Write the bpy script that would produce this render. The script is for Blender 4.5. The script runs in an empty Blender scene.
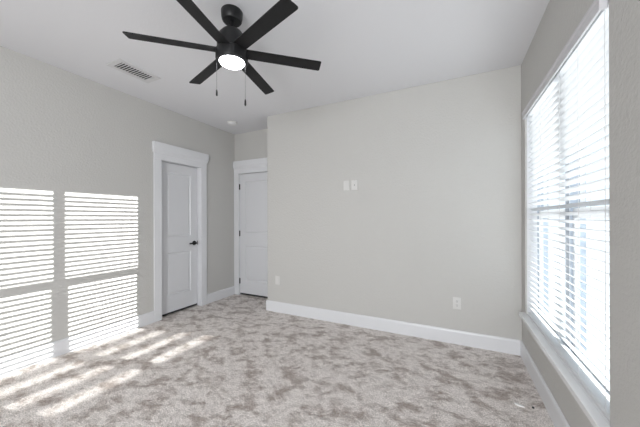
import bpy, bmesh, math, random
from mathutils import Matrix, Vector
random.seed(7)
S = bpy.context.scene
C = S.collection
R = math.radians

# ------------------------------------------------------------------ camera, world, sun, exposure
YAW, ROLL, FPX, SY, HC = .4546, -.0027, 273.84, 4.73, 1.2988
fw = Vector((-math.sin(YAW), math.cos(YAW), 0))
rt = Vector((math.cos(YAW), math.sin(YAW), 0))
rt = rt * math.cos(ROLL) + Vector((0, 0, 1)) * math.sin(ROLL)
up = rt.cross(fw)
cam = bpy.data.cameras.new('camera')
cam.sensor_width = 36
cam.lens = FPX / 640 * 36
cam.shift_y = SY / 640
cam.clip_start = .02
co = bpy.data.objects.new('camera', cam); C.objects.link(co)
M = Matrix((rt, up, -fw)).transposed().to_4x4(); M.translation = (0, 0, HC)
co.matrix_world = M
S.camera = co

W = bpy.data.worlds.new('sky'); S.world = W; W.use_nodes = True
bg = W.node_tree.nodes['Background']
bg.inputs[0].default_value = (.80, .90, 1, 1); bg.inputs[1].default_value = 1.4

sun = bpy.data.lights.new('sun', 'SUN'); sun.energy = 14.5; sun.angle = R(.22); sun.color = (1, .98, .955)
so = bpy.data.objects.new('sun', sun); C.objects.link(so)
so.rotation_euler = Vector((-1, -.247, -.157)).to_track_quat('-Z', 'Y').to_euler()
so.location = (6, 3, 3)

def area(name, loc, rot, sx, sy, e, col=(1, 1, 1)):
    l = bpy.data.lights.new(name, 'AREA'); l.shape = 'RECTANGLE'; l.size = sx; l.size_y = sy; l.energy = e; l.color = col
    o = bpy.data.objects.new(name, l); C.objects.link(o); o.location = loc; o.rotation_euler = rot
    return o
# added fill lamp in a made-up window opening behind the camera
area('fill_light', (.72, -1.4, 1.35), (R(90), 0, R(90)), 1.6, 1.7, 5, (.97, .985, 1))
# second added fill lamp, at an invented opening in the rear wall
area('fill_light', (-.25, -2.93, 1.25), (R(90), 0, 0), 1.3, 1.9, 120, (.97, .985, 1))

vs = S.view_settings
vs.view_transform = 'Standard'; vs.look = 'None'; vs.gamma = 1; vs.exposure = .07; vs.use_curve_mapping = False

# ------------------------------------------------------------------ room numbers
H = 2.74
xR, yB, xC, xL, yA, yF = .575, 3.155, -2.372, -3.385, 3.588, -2.8
BH, BT = .143, .015
WT = .17

# ------------------------------------------------------------------ materials
def mat(name, col, rough=.6, metal=0, bump=None, var=None, spec=.5, emit=None):
    m = bpy.data.materials.new(name); m.use_nodes = True
    nt = m.node_tree; b = nt.nodes['Principled BSDF']
    b.inputs['Base Color'].default_value = (*col, 1); b.inputs['Roughness'].default_value = rough
    b.inputs['Metallic'].default_value = metal; b.inputs['Specular IOR Level'].default_value = spec
    tc = nt.nodes.new('ShaderNodeTexCoord')
    if var:
        n = nt.nodes.new('ShaderNodeTexNoise'); n.inputs['Scale'].default_value = var[0]; n.inputs['Detail'].default_value = 4
        nt.links.new(tc.outputs['Object'], n.inputs['Vector'])
        r = nt.nodes.new('ShaderNodeValToRGB')
        k = var[1]
        r.color_ramp.elements[0].color = (*[c * (1 - k) for c in col], 1); r.color_ramp.elements[1].color = (*[min(1, c * (1 + k)) for c in col], 1)
        nt.links.new(n.outputs['Fac'], r.inputs['Fac']); nt.links.new(r.outputs['Color'], b.inputs['Base Color'])
    if bump:
        n = nt.nodes.new('ShaderNodeTexNoise'); n.inputs['Scale'].default_value = bump[0]; n.inputs['Detail'].default_value = 3
        nt.links.new(tc.outputs['Object'], n.inputs['Vector'])
        u = nt.nodes.new('ShaderNodeBump'); u.inputs['Strength'].default_value = bump[1]; u.inputs['Distance'].default_value = bump[2]
        nt.links.new(n.outputs['Fac'], u.inputs['Height']); nt.links.new(u.outputs['Normal'], b.inputs['Normal'])
    if emit:
        b.inputs['Emission Color'].default_value = (*emit[:3], 1); b.inputs['Emission Strength'].default_value = emit[3]
    return m

m_wall = mat('wall_paint', (.560, .552, .532), .75, bump=(60, .6, .005), spec=.25)
m_ceil = mat('ceiling_paint', (.76, .762, .785), .8, bump=(55, .25, .004), spec=.2)
m_trim = mat('white_trim_paint', (.75, .755, .775), .35, bump=(30, .05, .002))
m_sill = mat('gloss_white_paint', (.86, .865, .875), .16)
m_door = mat('white_door_paint', (.70, .705, .725), .38, bump=(40, .06, .002))
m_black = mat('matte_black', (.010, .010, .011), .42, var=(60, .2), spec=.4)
m_blade = mat('black_blade', (.011, .011, .012), .55, var=(25, .3), spec=.3)
m_plate = mat('white_plastic', (.67, .662, .645), .35, var=(50, .02))
m_slot = mat('dark_slot', (.06, .06, .06), .6)
m_vent = mat('white_enamel', (.66, .66, .67), .4)
m_duct = mat('duct_dark', (.035, .035, .035), .8)
m_vinyl = mat('white_vinyl', (.78, .79, .80), .35, var=(40, .02))
m_slat = mat('white_slat', (.77, .785, .80), .45, var=(40, .01))
m_valance = mat('shaded_valance', (.63, .625, .645), .45)  # white valance, its shade toned into the colour
m_cord = mat('white_cord', (.75, .75, .75), .7)
m_lamp = mat('frosted_diffuser', (.9, .9, .9), .4, emit=(.96, .97, 1, 14))
m_ground = mat('pale_concrete', (.60, .61, .62), .9, var=(3, .15))
m_frame = mat('shaded_frame_vinyl', (.42, .47, .54), .4, var=(30, .03))  # white vinyl with its backlit shade put into the grey-blue colour
m_smoke = mat('detector_plastic', (.80, .80, .80), .4)
m_chain = mat('chain_metal', (.12, .12, .125), .5, .3)
m_scrap = mat('white_paper', (.92, .91, .90), .7)

m_glass = bpy.data.materials.new('window_glass'); m_glass.use_nodes = True
nt = m_glass.node_tree; nt.nodes.clear()
o_ = nt.nodes.new('ShaderNodeOutputMaterial'); mx = nt.nodes.new('ShaderNodeMixShader')
tr = nt.nodes.new('ShaderNodeBsdfTransparent'); gl = nt.nodes.new('ShaderNodeBsdfGlossy')
tr.inputs[0].default_value = (.97, .985, .985, 1); gl.inputs['Roughness'].default_value = .02
mx.inputs[0].default_value = .05
nt.links.new(tr.outputs[0], mx.inputs[1]); nt.links.new(gl.outputs[0], mx.inputs[2]); nt.links.new(mx.outputs[0], o_.inputs[0])

def carpet():
    m = bpy.data.materials.new('carpet'); m.use_nodes = True
    nt = m.node_tree; N = nt.nodes.new; L = nt.links.new
    b = nt.nodes['Principled BSDF']; b.inputs['Roughness'].default_value = .95; b.inputs['Specular IOR Level'].default_value = .1
    b.inputs['Sheen Weight'].default_value = .15
    tc = N('ShaderNodeTexCoord')
    mp = N('ShaderNodeMapping'); mp.inputs['Rotation'].default_value = (0, 0, R(-38)); mp.inputs['Scale'].default_value = (1, 1.35, 1)
    L(tc.outputs['Object'], mp.inputs['Vector'])
    def noise(vec, sc, det, rough=.5, dist=0):
        n = N('ShaderNodeTexNoise'); n.inputs['Scale'].default_value = sc; n.inputs['Detail'].default_value = det
        n.inputs['Roughness'].default_value = rough; n.inputs['Distortion'].default_value = dist
        L(vec, n.inputs['Vector']); return n.outputs['Fac']
    def ramp(f, a, b_, ca, cb):
        r = N('ShaderNodeValToRGB'); r.color_ramp.elements[0].position = a; r.color_ramp.elements[1].position = b_
        r.color_ramp.elements[0].color = (*ca, 1); r.color_ramp.elements[1].color = (*cb, 1); L(f, r.inputs['Fac']); return r.outputs['Color']
    def mul(a, c, f=1):
        x = N('ShaderNodeMix'); x.data_type = 'RGBA'; x.blend_type = 'MULTIPLY'; x.inputs[0].default_value = f
        L(a, x.inputs[6]); L(c, x.inputs[7]); return x.outputs[2]
    # brushed pile: lighter and darker footprints
    big = ramp(noise(mp.outputs[0], 5.2, 9, .72, .25), .40, .52, (.45, .385, .35), (.83, .78, .75))
    mid = ramp(noise(mp.outputs[0], 19, 7, .75, .3), .36, .56, (.76, .745, .73), (1.06, 1.06, 1.06))
    tuft = ramp(noise(tc.outputs['Object'], 130, 2, .7), .36, .64, (.60, .59, .58), (1.34, 1.34, 1.34))
    L(mul(mul(big, mid), tuft), b.inputs['Base Color'])
    u = N('ShaderNodeBump'); u.inputs['Strength'].default_value = .7; u.inputs['Distance'].default_value = .012
    L(noise(tc.outputs['Object'], 110, 3, .7), u.inputs['Height'])
    u2 = N('ShaderNodeBump'); u2.inputs['Strength'].default_value = .35; u2.inputs['Distance'].default_value = .03
    L(noise(mp.outputs[0], 9, 4, .6, .3), u2.inputs['Height']); L(u.outputs[0], u2.inputs['Normal'])
    L(u2.outputs[0], b.inputs['Normal'])
    return m
m_carpet = carpet()

# ------------------------------------------------------------------ helpers
def box(bm, lo, hi, bev=0, seg=2):
    t = bmesh.new()
    bmesh.ops.create_cube(t, size=1)
    for v in t.verts:
        v.co = Vector([lo[i] + (v.co[i] + .5) * (hi[i] - lo[i]) for i in range(3)])
    if bev:
        bmesh.ops.bevel(t, geom=t.edges[:], offset=bev, segments=seg, affect='EDGES', profile=.6)
    join(bm, t)
def join(bm, t, mtx=None):
    if mtx is not None: bmesh.ops.transform(t, matrix=mtx, verts=t.verts[:])
    me = bpy.data.meshes.new('tmp'); t.to_mesh(me); t.free(); bm.from_mesh(me); bpy.data.meshes.remove(me)
def lathe(bm, prof, n=40, mtx=None):
    t = bmesh.new(); rings = []
    for r, z in prof:
        if r < 1e-6: rings.append([t.verts.new((0, 0, z))])
        else: rings.append([t.verts.new((r * math.cos(2 * math.pi * k / n), r * math.sin(2 * math.pi * k / n), z)) for k in range(n)])
    for a, b in zip(rings, rings[1:]):
        for k in range(n):
            k2 = (k + 1) % n
            f = [a[k % len(a)], a[k2 % len(a)], b[k2 % len(b)], b[k % len(b)]]
            u = []
            for v in f:
                if v not in u: u.append(v)
            if len(u) > 2: t.faces.new(u)
    bmesh.ops.recalc_face_normals(t, faces=t.faces[:])
    join(bm, t, mtx)
def extrude_poly(bm, pts, axis, a, b):
    """closed 2-D polygon pts (in the two other axes, in order) extruded along axis from a to b"""
    t = bmesh.new()
    def P(p, s):
        q = list(p); q.insert(axis, s); return q
    A = [t.verts.new(P(p, a)) for p in pts]; B = [t.verts.new(P(p, b)) for p in pts]
    t.faces.new(A); t.faces.new(B)
    for i in range(len(pts)):
        j = (i + 1) % len(pts); t.faces.new((A[i], A[j], B[j], B[i]))
    bmesh.ops.recalc_face_normals(t, faces=t.faces[:])
    join(bm, t)
def obj(name, bm, m, parent=None, smooth=False, loc=None):
    me = bpy.data.meshes.new(name); bm.to_mesh(me); bm.free()
    me.materials.append(m)
    if smooth:
        for p in me.polygons: p.use_smooth = True
        try: me.set_sharp_from_angle(angle=R(35))
        except Exception: pass
    o = bpy.data.objects.new(name, me); C.objects.link(o)
    if parent: o.parent = parent
    if loc: o.location = loc
    return o
def tag(o, label=None, cat=None, group=None, kind=None):
    if label: o['label'] = label
    if cat: o['category'] = cat
    if group: o['group'] = group
    if kind: o['kind'] = kind
    return o
def empty(name, loc, rz=0, **k):
    o = bpy.data.objects.new(name, None); C.objects.link(o); o.location = loc; o.rotation_euler = (0, 0, rz); o.empty_display_size = .1
    return tag(o, **k)
def struct(name, bm, m, label, cat, smooth=False):
    return tag(obj(name, bm, m, smooth=smooth), label, cat, kind='structure')
B = bmesh.new

# ------------------------------------------------------------------ shell
bm = B(); box(bm, (-4.35, yF - .2, -.12), (xR + WT, 4.35, 0))
struct('floor', bm, m_carpet, 'mottled grey beige carpet covering the whole room floor', 'floor')
bm = B(); box(bm, (-4.35, yF - .2, H), (xR + WT, 4.35, H + .12))
struct('ceiling', bm, m_ceil, 'smooth white ceiling above the room', 'ceiling')

DY0, DY1, DZ = 2.266, 2.878, 2.062          # opening of the door in the left wall
bm = B()
box(bm, (xL - .12, yF, 0), (xL, DY0, H)); box(bm, (xL - .12, DY1, 0), (xL, yA + .12, H)); box(bm, (xL - .12, DY0, DZ), (xL, DY1, H))
struct('wall_left', bm, m_wall, 'grey wall crossed by the striped sunlight on the left', 'wall')
AX0, AX1 = -3.283, -2.521                   # opening of the door in the recess
bm = B()
box(bm, (xL, yA, 0), (AX0, yA + .12, H)); box(bm, (AX1, yA, 0), (xC, yA + .12, H)); box(bm, (AX0, yA, DZ), (AX1, yA + .12, H))
struct('wall_alcove', bm, m_wall, 'shaded grey end wall of the recess above the far door', 'wall')
bm = B(); box(bm, (xC, yB, 0), (xR, yA + .12, H), .004)
struct('wall_back', bm, m_wall, 'large plain grey wall facing the camera', 'wall')
WY0, WY1, WZ0, WZ1 = 1.535, 3.012, .405, 2.24
bm = B()
FY0, FY1, FZ0, FZ1 = -2.25, -.55, .45, 2.24    # made-up window opening behind the camera, for the fill lamp
box(bm, (xR, yF, 0), (xR + WT, FY0, H)); box(bm, (xR, FY1, 0), (xR + WT, WY0, H))
box(bm, (xR, FY0, 0), (xR + WT, FY1, FZ0)); box(bm, (xR, FY0, FZ1), (xR + WT, FY1, H))
box(bm, (xR, WY1, 0), (xR + WT, yA + .12, H))
box(bm, (xR, WY0, 0), (xR + WT, WY1, WZ0)); box(bm, (xR, WY0, WZ1), (xR + WT, WY1, H))
struct('wall_right', bm, m_wall, 'grey textured wall around the big window', 'wall')
bm = B()
box(bm, (xL - .12, yF - .12, 0), (-.95, yF, H)); box(bm, (.45, yF - .12, 0), (xR + WT, yF, H))
box(bm, (-.95, yF - .12, 0), (.45, yF, .25)); box(bm, (-.95, yF - .12, 2.25), (.45, yF, H))  # opening invented to admit the rear fill lamp
struct('wall_front', bm, m_wall, 'grey wall behind the camera', 'wall')
# closets behind the two doors, closed and dark
def closet(name, lo, hi, open_axis, label):
    bm = B(); t = .04
    x0, y0, z0 = lo; x1, y1, z1 = hi
    if open_axis == 'x':
        box(bm, (x0, y0, z0), (x0 + t, y1, z1)); box(bm, (x0 + t, y0, z0), (x1, y0 + t, z1)); box(bm, (x0 + t, y1 - t, z0), (x1, y1, z1))
    else:
        box(bm, (x0, y1 - t, z0), (x1, y1, z1)); box(bm, (x0, y0, z0), (x0 + t, y1 - t, z1)); box(bm, (x1 - t, y0, z0), (x1, y1 - t, z1))
    struct(name, bm, m_wall, label, 'wall')
closet('wall_closet', (-4.2, DY0 - .08, 0), (xL - .12, DY1 + .08, H), 'x', 'unlit closet walls behind the door in the left wall')
closet('wall_hall', (AX0 - .08, yA + .12, 0), (AX1 + .08, 4.3, H), 'y', 'unlit passage walls behind the door in the recess')

# baseboards: a board with an eased top
def base_profile(s):        # (out, z) : out grows into the room
    return [(0, 0), (s * BT, 0), (s * BT, BH - .02), (s * BT * .75, BH - .006), (s * BT * .35, BH), (0, BH)]
def base_x(name, x, s, y0, y1, label):      # runs along y on a wall at x, faces s
    bm = B(); extrude_poly(bm, [(x + p, z) for p, z in base_profile(s)], 1, y0, y1); return struct(name, bm, m_trim, label, 'baseboard')
CW = .098                                   # door casing width
bm = B()
extrude_poly(bm, [(xL + p, z) for p, z in base_profile(1)], 1, yF, DY0 - CW + .004)
struct('baseboard_left', bm, m_trim, 'white baseboard under the striped sunlight on the left wall', 'baseboard')
base_x('baseboard_corner', xL, 1, DY1 + CW + .006, yA, 'short white baseboard between the two doors')
bm = B(); extrude_poly(bm, [(yB + p, z) for p, z in base_profile(-1)], 0, xC - BT, xR - BT)
struct('baseboard_back', bm, m_trim, 'long white baseboard along the wall facing the camera', 'baseboard')
base_x('baseboard_alcove', xC, -1, yB, yA - .001, 'white baseboard hidden round the corner of the recess')
base_x('baseboard_right', xR, -1, yF, yB, 'white baseboard below the window')

# ------------------------------------------------------------------ doors and their trim
def door_trim(name, loc, rz, w, label, left_cut=None, right_w=None):
    t = empty(name, loc, rz, label=label, cat='trim', kind='structure')
    T = .02; lw = left_cut or CW; rw = right_w or CW
    for a, b in ((-lw, 0), (w, w + rw)):
        bm = B(); box(bm, (a, -T, 0), (b, 0, 2.056), .003); obj('side_casing', bm, m_trim, t)
    bm = B()                                # fascia, bead and stepped cap
    l, r = -lw, w + rw
    le = 0 if left_cut else .018
    box(bm, (l, -T - .002, 2.056), (r, 0, 2.165), .003)
    extrude_poly(bm, [(-T, 2.135), (-T - .006, 2.14), (-T - .016, 2.165), (-T - .016, 2.168), (0, 2.168), (0, 2.135)], 0, l - le * .6, r + .012)
    box(bm, (l - le, -T - .026, 2.167), (r + .018, 0, 2.268), .003)
    obj('head_casing', bm, m_trim, t)
    bm = B()                                # jamb lining of the opening, with the stop
    box(bm, (-.001, -.002, 0), (.004, .118, 2.06)); box(bm, (w - .004, -.002, 0), (w + .001, .118, 2.06)); box(bm, (.004, -.002, 2.054), (w - .004, .118, 2.06))
    obj('jamb', bm, m_trim, t)
    return t
def door(name, loc, rz, w, label, face, hinge_left, hinges, lever):
    d = empty(name, loc, rz, label=label, cat='door', kind='structure')
    z0, z1 = .036, 2.048; g = .0095
    x0, x1 = g, w - g; th = .036
    px = (x0 + .112, x1 - .112); pz = ((.256, .836), (1.057, 1.921))
    bm = B(); t = bmesh.new()
    xs = [x0, px[0], px[1], x1]; zs = [z0, pz[0][0], pz[0][1], pz[1][0], pz[1][1], z1]
    V = [[t.verts.new((x, face, z)) for x in xs] for z in zs]
    pan = []
    for i in range(5):
        for j in range(3):
            f = t.faces.new((V[i][j], V[i][j + 1], V[i + 1][j + 1], V[i + 1][j]))
            if j == 1 and i in (1, 3): pan.append(f)
    t.normal_update()
    for f in pan:
        bmesh.ops.inset_individual(t, faces=[f], thickness=.014, depth=-.013)
        bmesh.ops.inset_individual(t, faces=[f], thickness=.006, depth=0)
        bmesh.ops.inset_individual(t, faces=[f], thickness=.030, depth=.007)
    join(bm, t)
    t = bmesh.new()
    c = [t.verts.new(p) for p in ((x0, face, z0), (x1, face, z0), (x1, face, z1), (x0, face, z1), (x0, face + th, z0), (x1, face + th, z0), (x1, face + th, z1), (x0, face + th, z1))]
    for q in ((0, 4, 5, 1), (1, 5, 6, 2), (2, 6, 7, 3), (3, 7, 4, 0), (4, 7, 6, 5)): t.faces.new([c[k] for k in q])
    join(bm, t)
    bmesh.ops.remove_doubles(bm, verts=bm.verts[:], dist=1e-5)
    obj('panel', bm, m_door, d)
    bm = B(); box(bm, (x0, face + .004, .014), (x1, face + th - .004, z0)); obj('gap_shade', bm, m_black, d)  # black strip painting in the shadow of the gap under the door
    if hinges:
        hx = x0 - .003 if hinge_left else x1 + .003
        for z in (.24, 1.045, 1.835):
            bm = B()
            box(bm, (hx - .012, face - .004, z - .045), (hx + .012, face + .001, z + .045), .001)
            lathe(bm, [(0, -.048), (.006, -.048), (.006, .048), (0, .048)], 12, Matrix.Translation((hx, face - .008, z)))
            tag(obj('hinge', bm, m_black, d), 'black hinge')
    if lever:
        hx = x1 - .055; z = .94
        h = B(); rot = Matrix.Translation((hx, face, z)) @ Matrix.Rotation(R(90), 4, 'X')
        lathe(h, [(0, -.001), (.033, -.001), (.033, .006), (.029, .011), (.013, .013), (.011, .045), (0, .046)], 28, rot)
        ho = tag(obj('handle', h, m_black, d, True), 'black round rose with lever handle')
        b = B(); box(b, (hx - .115, face - .058, z - .011), (hx + .014, face - .042, z + .011), .005, 3)
        lo = obj('lever', b, m_black, None, True); lo.parent = ho
        b = B(); box(b, (x1 - .004, face - .004, z - .03), (x1 + .003, face + .016, z + .03), .001)
        tag(obj('latch_plate', b, m_black, d), 'black latch plate')
    return d
door_trim('trim_1', (xL, DY0, 0), R(90), DY1 - DY0, 'white casing with stepped head round the door in the left wall')
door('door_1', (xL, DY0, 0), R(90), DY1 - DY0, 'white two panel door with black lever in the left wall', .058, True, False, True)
door_trim('trim_2', (AX0, yA, 0), 0, AX1 - AX0, 'white casing with stepped head round the far door', left_cut=-(xL - AX0) - .002)
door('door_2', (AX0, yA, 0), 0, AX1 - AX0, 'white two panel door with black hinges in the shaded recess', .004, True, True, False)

# ------------------------------------------------------------------ the window
win = empty('window_1', (xR, (WY0 + WY1) / 2, WZ0), label='tall white twin window with sun behind the slatted blind', cat='window', kind='structure')
def wobj(name, bm, m, parent=win, **k):
    o = obj(name, bm, m, parent, **k)
    o.matrix_parent_inverse = Matrix.Translation(-Vector(win.location)) if parent is win else Matrix.Identity(4)
    return o
MY0, MY1 = 2.230, 2.298
GY0, GY1 = 1.560, 2.998
GZ0, GZ1 = .456, 2.215
MR = 1.318
bm = B()
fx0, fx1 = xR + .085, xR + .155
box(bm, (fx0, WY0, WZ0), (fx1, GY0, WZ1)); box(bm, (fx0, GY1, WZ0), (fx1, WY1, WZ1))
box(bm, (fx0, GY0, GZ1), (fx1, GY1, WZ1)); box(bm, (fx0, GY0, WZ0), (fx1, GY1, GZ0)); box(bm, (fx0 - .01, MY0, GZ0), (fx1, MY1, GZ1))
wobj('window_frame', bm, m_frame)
def sash(name, y0, y1, z0, z1, xa, xb, e, er):
    bm = B()
    box(bm, (xa, y0, z0), (xb, y0 + e, z1)); box(bm, (xa, y1 - e, z0), (xb, y1, z1))
    box(bm, (xa, y0 + e, z0), (xb, y1 - e, z0 + er[0])); box(bm, (xa, y0 + e, z1 - er[1]), (xb, y1 - e, z1))
    s = wobj(name, bm, m_vinyl)
    g = B(); box(g, ((xa + xb) / 2 - .002, y0 + e, z0 + er[0]), ((xa + xb) / 2 + .002, y1 - e, z1 - er[1]))
    p = wobj('pane', g, m_glass, s); p.parent = s
for y0, y1 in ((GY0, MY0), (MY1, GY1)):
    sash('upper_sash', y0, y1, MR - .005, GZ1, fx0 + .042, fx0 + .066, .004, (.04, .006))
    sash('lower_sash', y0 + .001, y1 - .001, GZ0, MR + .038, fx0 + .008, fx0 + .034, .026, (.022, .062))
bm = B()
box(bm, (xR - .044, WY0 - .03, WZ0), (xR + .001, WY1 + .03, WZ0 + .036), .004)
box(bm, (xR, WY0 + .001, WZ0 + .001), (xR + .085, WY1 - .001, WZ0 + .036))
wobj('window_sill', bm, m_sill)
# drywall returns around the opening are part of the wall; thin white liner of the jamb
bm = B()
box(bm, (xR + .012, WY1 - .006, WZ0 + .036), (xR + .085, WY1, WZ1)); box(bm, (xR + .012, WY0, WZ0 + .036), (xR + .085, WY0 + .006, WZ1))
wobj('jamb_liner', bm, m_trim)

# ------------------------------------------------------------------ blind
BX = xR + .036                               # slat centre line
ZS = WZ0 + .036
bl = empty('window_blind', (BX, (WY0 + WY1) / 2, ZS), label='white horizontal slatted blind with valance filling the window', cat='blind')
inv = Matrix.Translation(-Vector(bl.location))
def bobj(name, bm, m, parent=bl, **k):
    o = obj(name, bm, m, parent, **k); o.matrix_parent_inverse = inv; return o
SY0, SY1 = WY0 + .008, WY1 - .020
TILT, SW, ST, PITCH = R(28), .041, .0028, .0455
bm = B()
z = ZS + .062; tops = []
while z < 2.172:
    pts = []; n = 6
    for s in (1, -1):
        for k in range(n + 1):
            u = (k / n - .5) * SW * s
            v = .0028 * (1 - (2 * u / SW) ** 2) + s * ST / 2
            pts.append((BX + u * math.cos(TILT) + v * math.sin(TILT), z - u * math.sin(TILT) + v * math.cos(TILT)))
    extrude_poly(bm, pts, 1, SY0, SY1)
    tops.append(z); z += PITCH
bobj('slats', bm, m_slat)
bm = B(); box(bm, (BX - .025, SY0, ZS + .001), (BX + .025, SY1, ZS + .019), .003)
box(bm, (BX - .024, SY0, ZS + .0205), (BX + .024, SY1, ZS + .0235), .001)
bobj('bottom_rail', bm, m_slat)
bm = B(); box(bm, (BX - .027, SY0, 2.193), (BX + .027, SY1, 2.238), .002)
bobj('headrail', bm, m_slat)
bm = B()                                    # moulded valance face with short returns
prof = [(xR - .022, 2.176), (xR - .022, 2.218), (xR - .028, 2.226), (xR - .028, 2.237), (xR - .012, 2.237), (xR - .012, 2.176)]
extrude_poly(bm, prof, 1, WY0 + .022, WY1 - .012)
box(bm, (xR - .012, WY0 + .022, 2.176), (xR + .006, WY0 + .032, 2.237)); box(bm, (xR - .012, WY1 - .022, 2.176), (xR + .006, WY1 - .012, 2.237))
bobj('valance', bm, m_valance)
for y in (1.60, 1.885, 2.17, 2.585, 2.90):
    bm = B()
    for x in (BX - .0245, BX + .0245):
        box(bm, (x - .0008, y - .0012, ZS + .02), (x + .0008, y + .0012, 2.195))
    bobj('ladder_cord', bm, m_cord)

# ------------------------------------------------------------------ ceiling fan
FC = (-1.388, 1.449)
fan = empty('ceiling_fan', (FC[0], FC[1], H), label='black six blade ceiling fan with glowing round light and two pull chains', cat='ceiling fan')
bm = B(); lathe(bm, [(0, 0), (.071, 0), (.073, -.004), (.071, -.040), (.067, -.060), (.061, -.068), (.050, -.070), (.030, -.068), (0, -.068)])
obj('canopy', bm, m_black, fan, True)
bm = B(); lathe(bm, [(0, -.06), (.0125, -.06), (.0125, -.15), (0, -.15)], 20)
lathe(bm, [(0, -.108), (.015, -.110), (.028, -.138), (.030, -.146), (0, -.146)], 24)
obj('downrod', bm, m_black, fan, True)
bm = B(); lathe(bm, [(0, -.136), (.030, -.136), (.066, -.142), (.088, -.170), (.098, -.205), (.100, -.230), (.100, -.280), (0, -.280)])
obj('motor_housing', bm, m_black, fan, True)
bm = B(); lathe(bm, [(0, -.278), (.106, -.278), (.109, -.282), (.109, -.340), (.106, -.350), (.088, -.354), (.087, -.346), (0, -.346)])
lk = obj('light_kit', bm, m_black, fan, True)
bm = B(); lathe(bm, [(0, -.349), (.0845, -.349), (.0855, -.353), (.080, -.361), (.060, -.367), (.030, -.370), (0, -.371)])
df = tag(obj('diffuser', bm, m_lamp, lk, True), 'glowing white round diffuser')
def blade_mesh():
    bm = B(); t = bmesh.new()
    r0, r1 = .085, .642; w0, w1 = .043, .047
    out = [(r0, -w0), (r1 - .012, -w1), (r1 - .004, -w1 + .004), (r1 + .003, w1 - .010), (r1 - .002, w1 - .002), (r1 - .01, w1), (r0, w0)]
    A = [t.verts.new((x, y, .003)) for x, y in out]; D = [t.verts.new((x, y, -.003)) for x, y in out]
    t.faces.new(A); t.faces.new(D)
    for i in range(len(out)):
        j = (i + 1) % len(out); t.faces.new((A[i], A[j], D[j], D[i]))
    bmesh.ops.recalc_face_normals(t, faces=t.faces[:])
    join(bm, t, Matrix.Rotation(R(-11), 4, 'X'))
    return bm
def iron_mesh():
    bm = B(); t = bmesh.new()
    box(t, (.07, -.024, .0035), (.175, .024, .0075), .0015)
    join(bm, t, Matrix.Rotation(R(-11), 4, 'X'))
    return bm
b0 = obj('blade', blade_mesh(), m_blade, fan); i0 = obj('blade_iron', iron_mesh(), m_black, b0)
for k in range(6):
    if k: 
        b = b0.copy(); C.objects.link(b); b.parent = fan
        i = i0.copy(); C.objects.link(i); i.parent = b
    else: b = b0
    b.location = (0, 0, -.280); b.rotation_euler = (0, 0, R(42.5 + 60 * k))
for (dx, dy), zt, zb in (((-.090, -.053), -.335, -.590), ((.072, .052), -.335, -.650)):
    c = B(); lathe(c, [(0, zb + .045), (.0010, zb + .045), (.0010, zt), (0, zt)], 8, Matrix.Translation((dx, dy, 0)))
    ch = tag(obj('pull_chain', c, m_chain, fan), 'thin metal pull chain')
    c = B(); lathe(c, [(0, zb), (.005, zb + .001), (.0065, zb + .012), (.0055, zb + .036), (.003, zb + .046), (0, zb + .047)], 14, Matrix.Translation((dx, dy, 0)))
    fb = obj('fob', c, m_black, ch, True)

# ------------------------------------------------------------------ vent and smoke detector
vx, vy = -2.80, 1.612
v = empty('ceiling_vent', (vx, vy, H), label='white rectangular air vent with dark louvres in the ceiling', cat='vent')
bm = B(); hx, hy, ix, iy = .112, .195, .066, .150
z1, z0 = -.0005, -.009
box(bm, (-hx, -hy, z0), (hx, -iy, z1), .003); box(bm, (-hx, iy, z0), (hx, hy, z1), .003)
box(bm, (-hx, -iy, z0), (-ix, iy, z1), .003); box(bm, (ix, -iy, z0), (hx, iy, z1), .003)
obj('frame', bm, m_vent, v)
bm = B(); box(bm, (-ix, -iy, -.002), (ix, iy, -.0005)); tag(obj('backing', bm, m_duct, v), 'dark duct opening')
bm = B()
n = 12
for k in range(n):
    t = bmesh.new(); box(t, (-ix, -.0066, -.0007), (ix, .0066, .0007))
    join(bm, t, Matrix.Translation((0, -iy + (k + .5) * 2 * iy / n, -.0075)) @ Matrix.Rotation(R(10), 4, 'X'))
obj('louvres', bm, m_vent, v)

sm = empty('smoke_detector', (-2.985, 3.117, H), label='small round white smoke detector on the ceiling near the recess', cat='smoke detector')
bm = B(); lathe(bm, [(0, -.0005), (.074, -.0005), (.074, -.010), (.070, -.013), (0, -.013)]); obj('base_plate', bm, m_plate, sm, True)
bm = B(); lathe(bm, [(0, -.012), (.063, -.012), (.064, -.022), (.058, -.030), (.040, -.034), (.038, -.040), (.020, -.043), (0, -.043)]); obj('cover', bm, m_smoke, sm, True)

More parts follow.
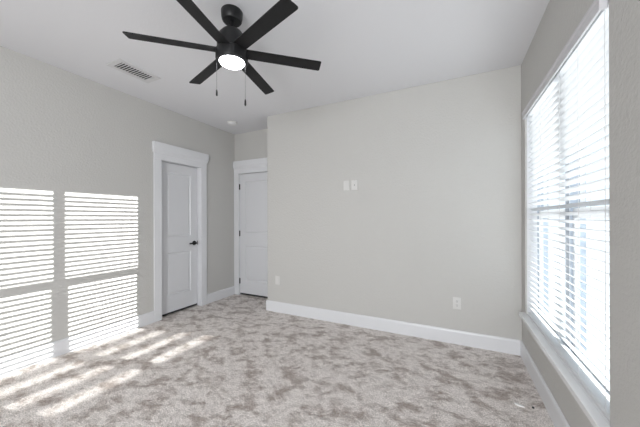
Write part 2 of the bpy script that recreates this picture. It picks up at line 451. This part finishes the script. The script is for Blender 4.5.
# ------------------------------------------------------------------ wall plates
def plate(name, loc, rz, label, kind, cat='outlet', group=None):
    e = empty(name, loc, rz, label=label, cat=cat, group=group)
    bm = B(); box(bm, (-.038, -.007, -.0605), (.038, -.0003, .0605), .004, 3); obj('plate', bm, m_plate, e, True)
    if kind == 'duplex':
        for z in (.0205, -.0205):
            bm = B(); box(bm, (-.0165, -.0095, z - .0165), (.0165, -.006, z + .0165), .003)
            s = obj('socket', bm, m_plate, e)
            b = B()
            for x in (-.0065, .0065): box(b, (x - .0013, -.0099, z - .002), (x + .0013, -.009, z + .009))
            lathe(b, [(0, -.0004), (.0028, -.0004), (.0028, .0004), (0, .0004)], 10, Matrix.Translation((0, -.0096, z - .009)) @ Matrix.Rotation(R(90), 4, 'X'))
            o = obj('slots', b, m_slot, s)
        bm = B(); lathe(bm, [(0, 0), (.0035, 0), (.003, .0012), (0, .0014)], 12, Matrix.Translation((0, -.007, 0)) @ Matrix.Rotation(R(90), 4, 'X')); obj('screw', bm, m_plate, e)
    elif kind == 'rocker':
        bm = B(); box(bm, (-.0165, -.0095, -.033), (.0165, -.006, .033), .002); obj('insert', bm, m_plate, e)
        for z in (.048, -.048):
            bm = B(); lathe(bm, [(0, 0), (.0035, 0), (.003, .0012), (0, .0014)], 12, Matrix.Translation((0, -.007, z)) @ Matrix.Rotation(R(90), 4, 'X')); obj('screw', bm, m_plate, e)
    elif kind == 'jack':
        bm = B(); box(bm, (-.010, -.009, -.012), (.010, -.006, .012), .002); j = obj('jack', bm, m_plate, e)
        b = B(); box(b, (-.005, -.0094, -.005), (.005, -.0085, .005)); o = obj('jack_hole', b, m_slot, j)
        for z in (.048, -.048):
            bm = B(); lathe(bm, [(0, 0), (.0035, 0), (.003, .0012), (0, .0014)], 12, Matrix.Translation((0, -.007, z)) @ Matrix.Rotation(R(90), 4, 'X')); obj('screw', bm, m_plate, e)
plate('wall_plate', (-1.178, yB, 1.698), 0, 'left one of the two white plates side by side high on the back wall', 'rocker', 'wall plate', 'pair of plates high on the back wall')
plate('wall_plate', (-1.075, yB, 1.698), 0, 'right one of the two white plates side by side high on the back wall', 'jack', 'wall plate', 'pair of plates high on the back wall')
plate('wall_plate', (-2.197, yB, .440), 0, 'low white plate on the back wall next to the recess corner', 'rocker', 'wall plate')
plate('electrical_outlet', (.027, yB, .420), 0, 'low white double outlet on the back wall towards the window', 'duplex')
plate('electrical_outlet', (xL, 1.592, .422), R(90), 'white double outlet within the striped sunlight on the left wall', 'duplex')

# ------------------------------------------------------------------ litter on the carpet
bm = B()
extrude_poly(bm, [(-.028, .010), (-.022, -.002), (.002, -.012), (.026, -.010), (.012, .004), (-.012, .014)], 2, .001, .009)
tag(obj('paper_scrap', bm, m_scrap, loc=(.405, 2.302, 0)), 'tiny white scrap lying on the carpet near the window', 'scrap')
bm = B(); lathe(bm, [(0, .001), (.006, .001), (.0075, .005), (.005, .010), (0, .011)], 12)
tag(obj('pebble', bm, m_black, smooth=True, loc=(.482, 2.312, 0)), 'tiny black speck lying on the carpet beside the baseboard below the window', 'pebble')

# ------------------------------------------------------------------ outside
bm = B(); box(bm, (xR + WT, -12, -.5), (45, 60, -.3))
struct('ground', bm, m_ground, 'bright pale ground outside the window', 'ground')
bm = B(); box(bm, (4.2, -5, -.4), (4.4, 1.0, 3.4))  # unseen wall added to block sun from the made-up window
struct('wall_sun_block', bm, m_ground, 'added unseen wall keeping sun out of the made-up window', 'wall')
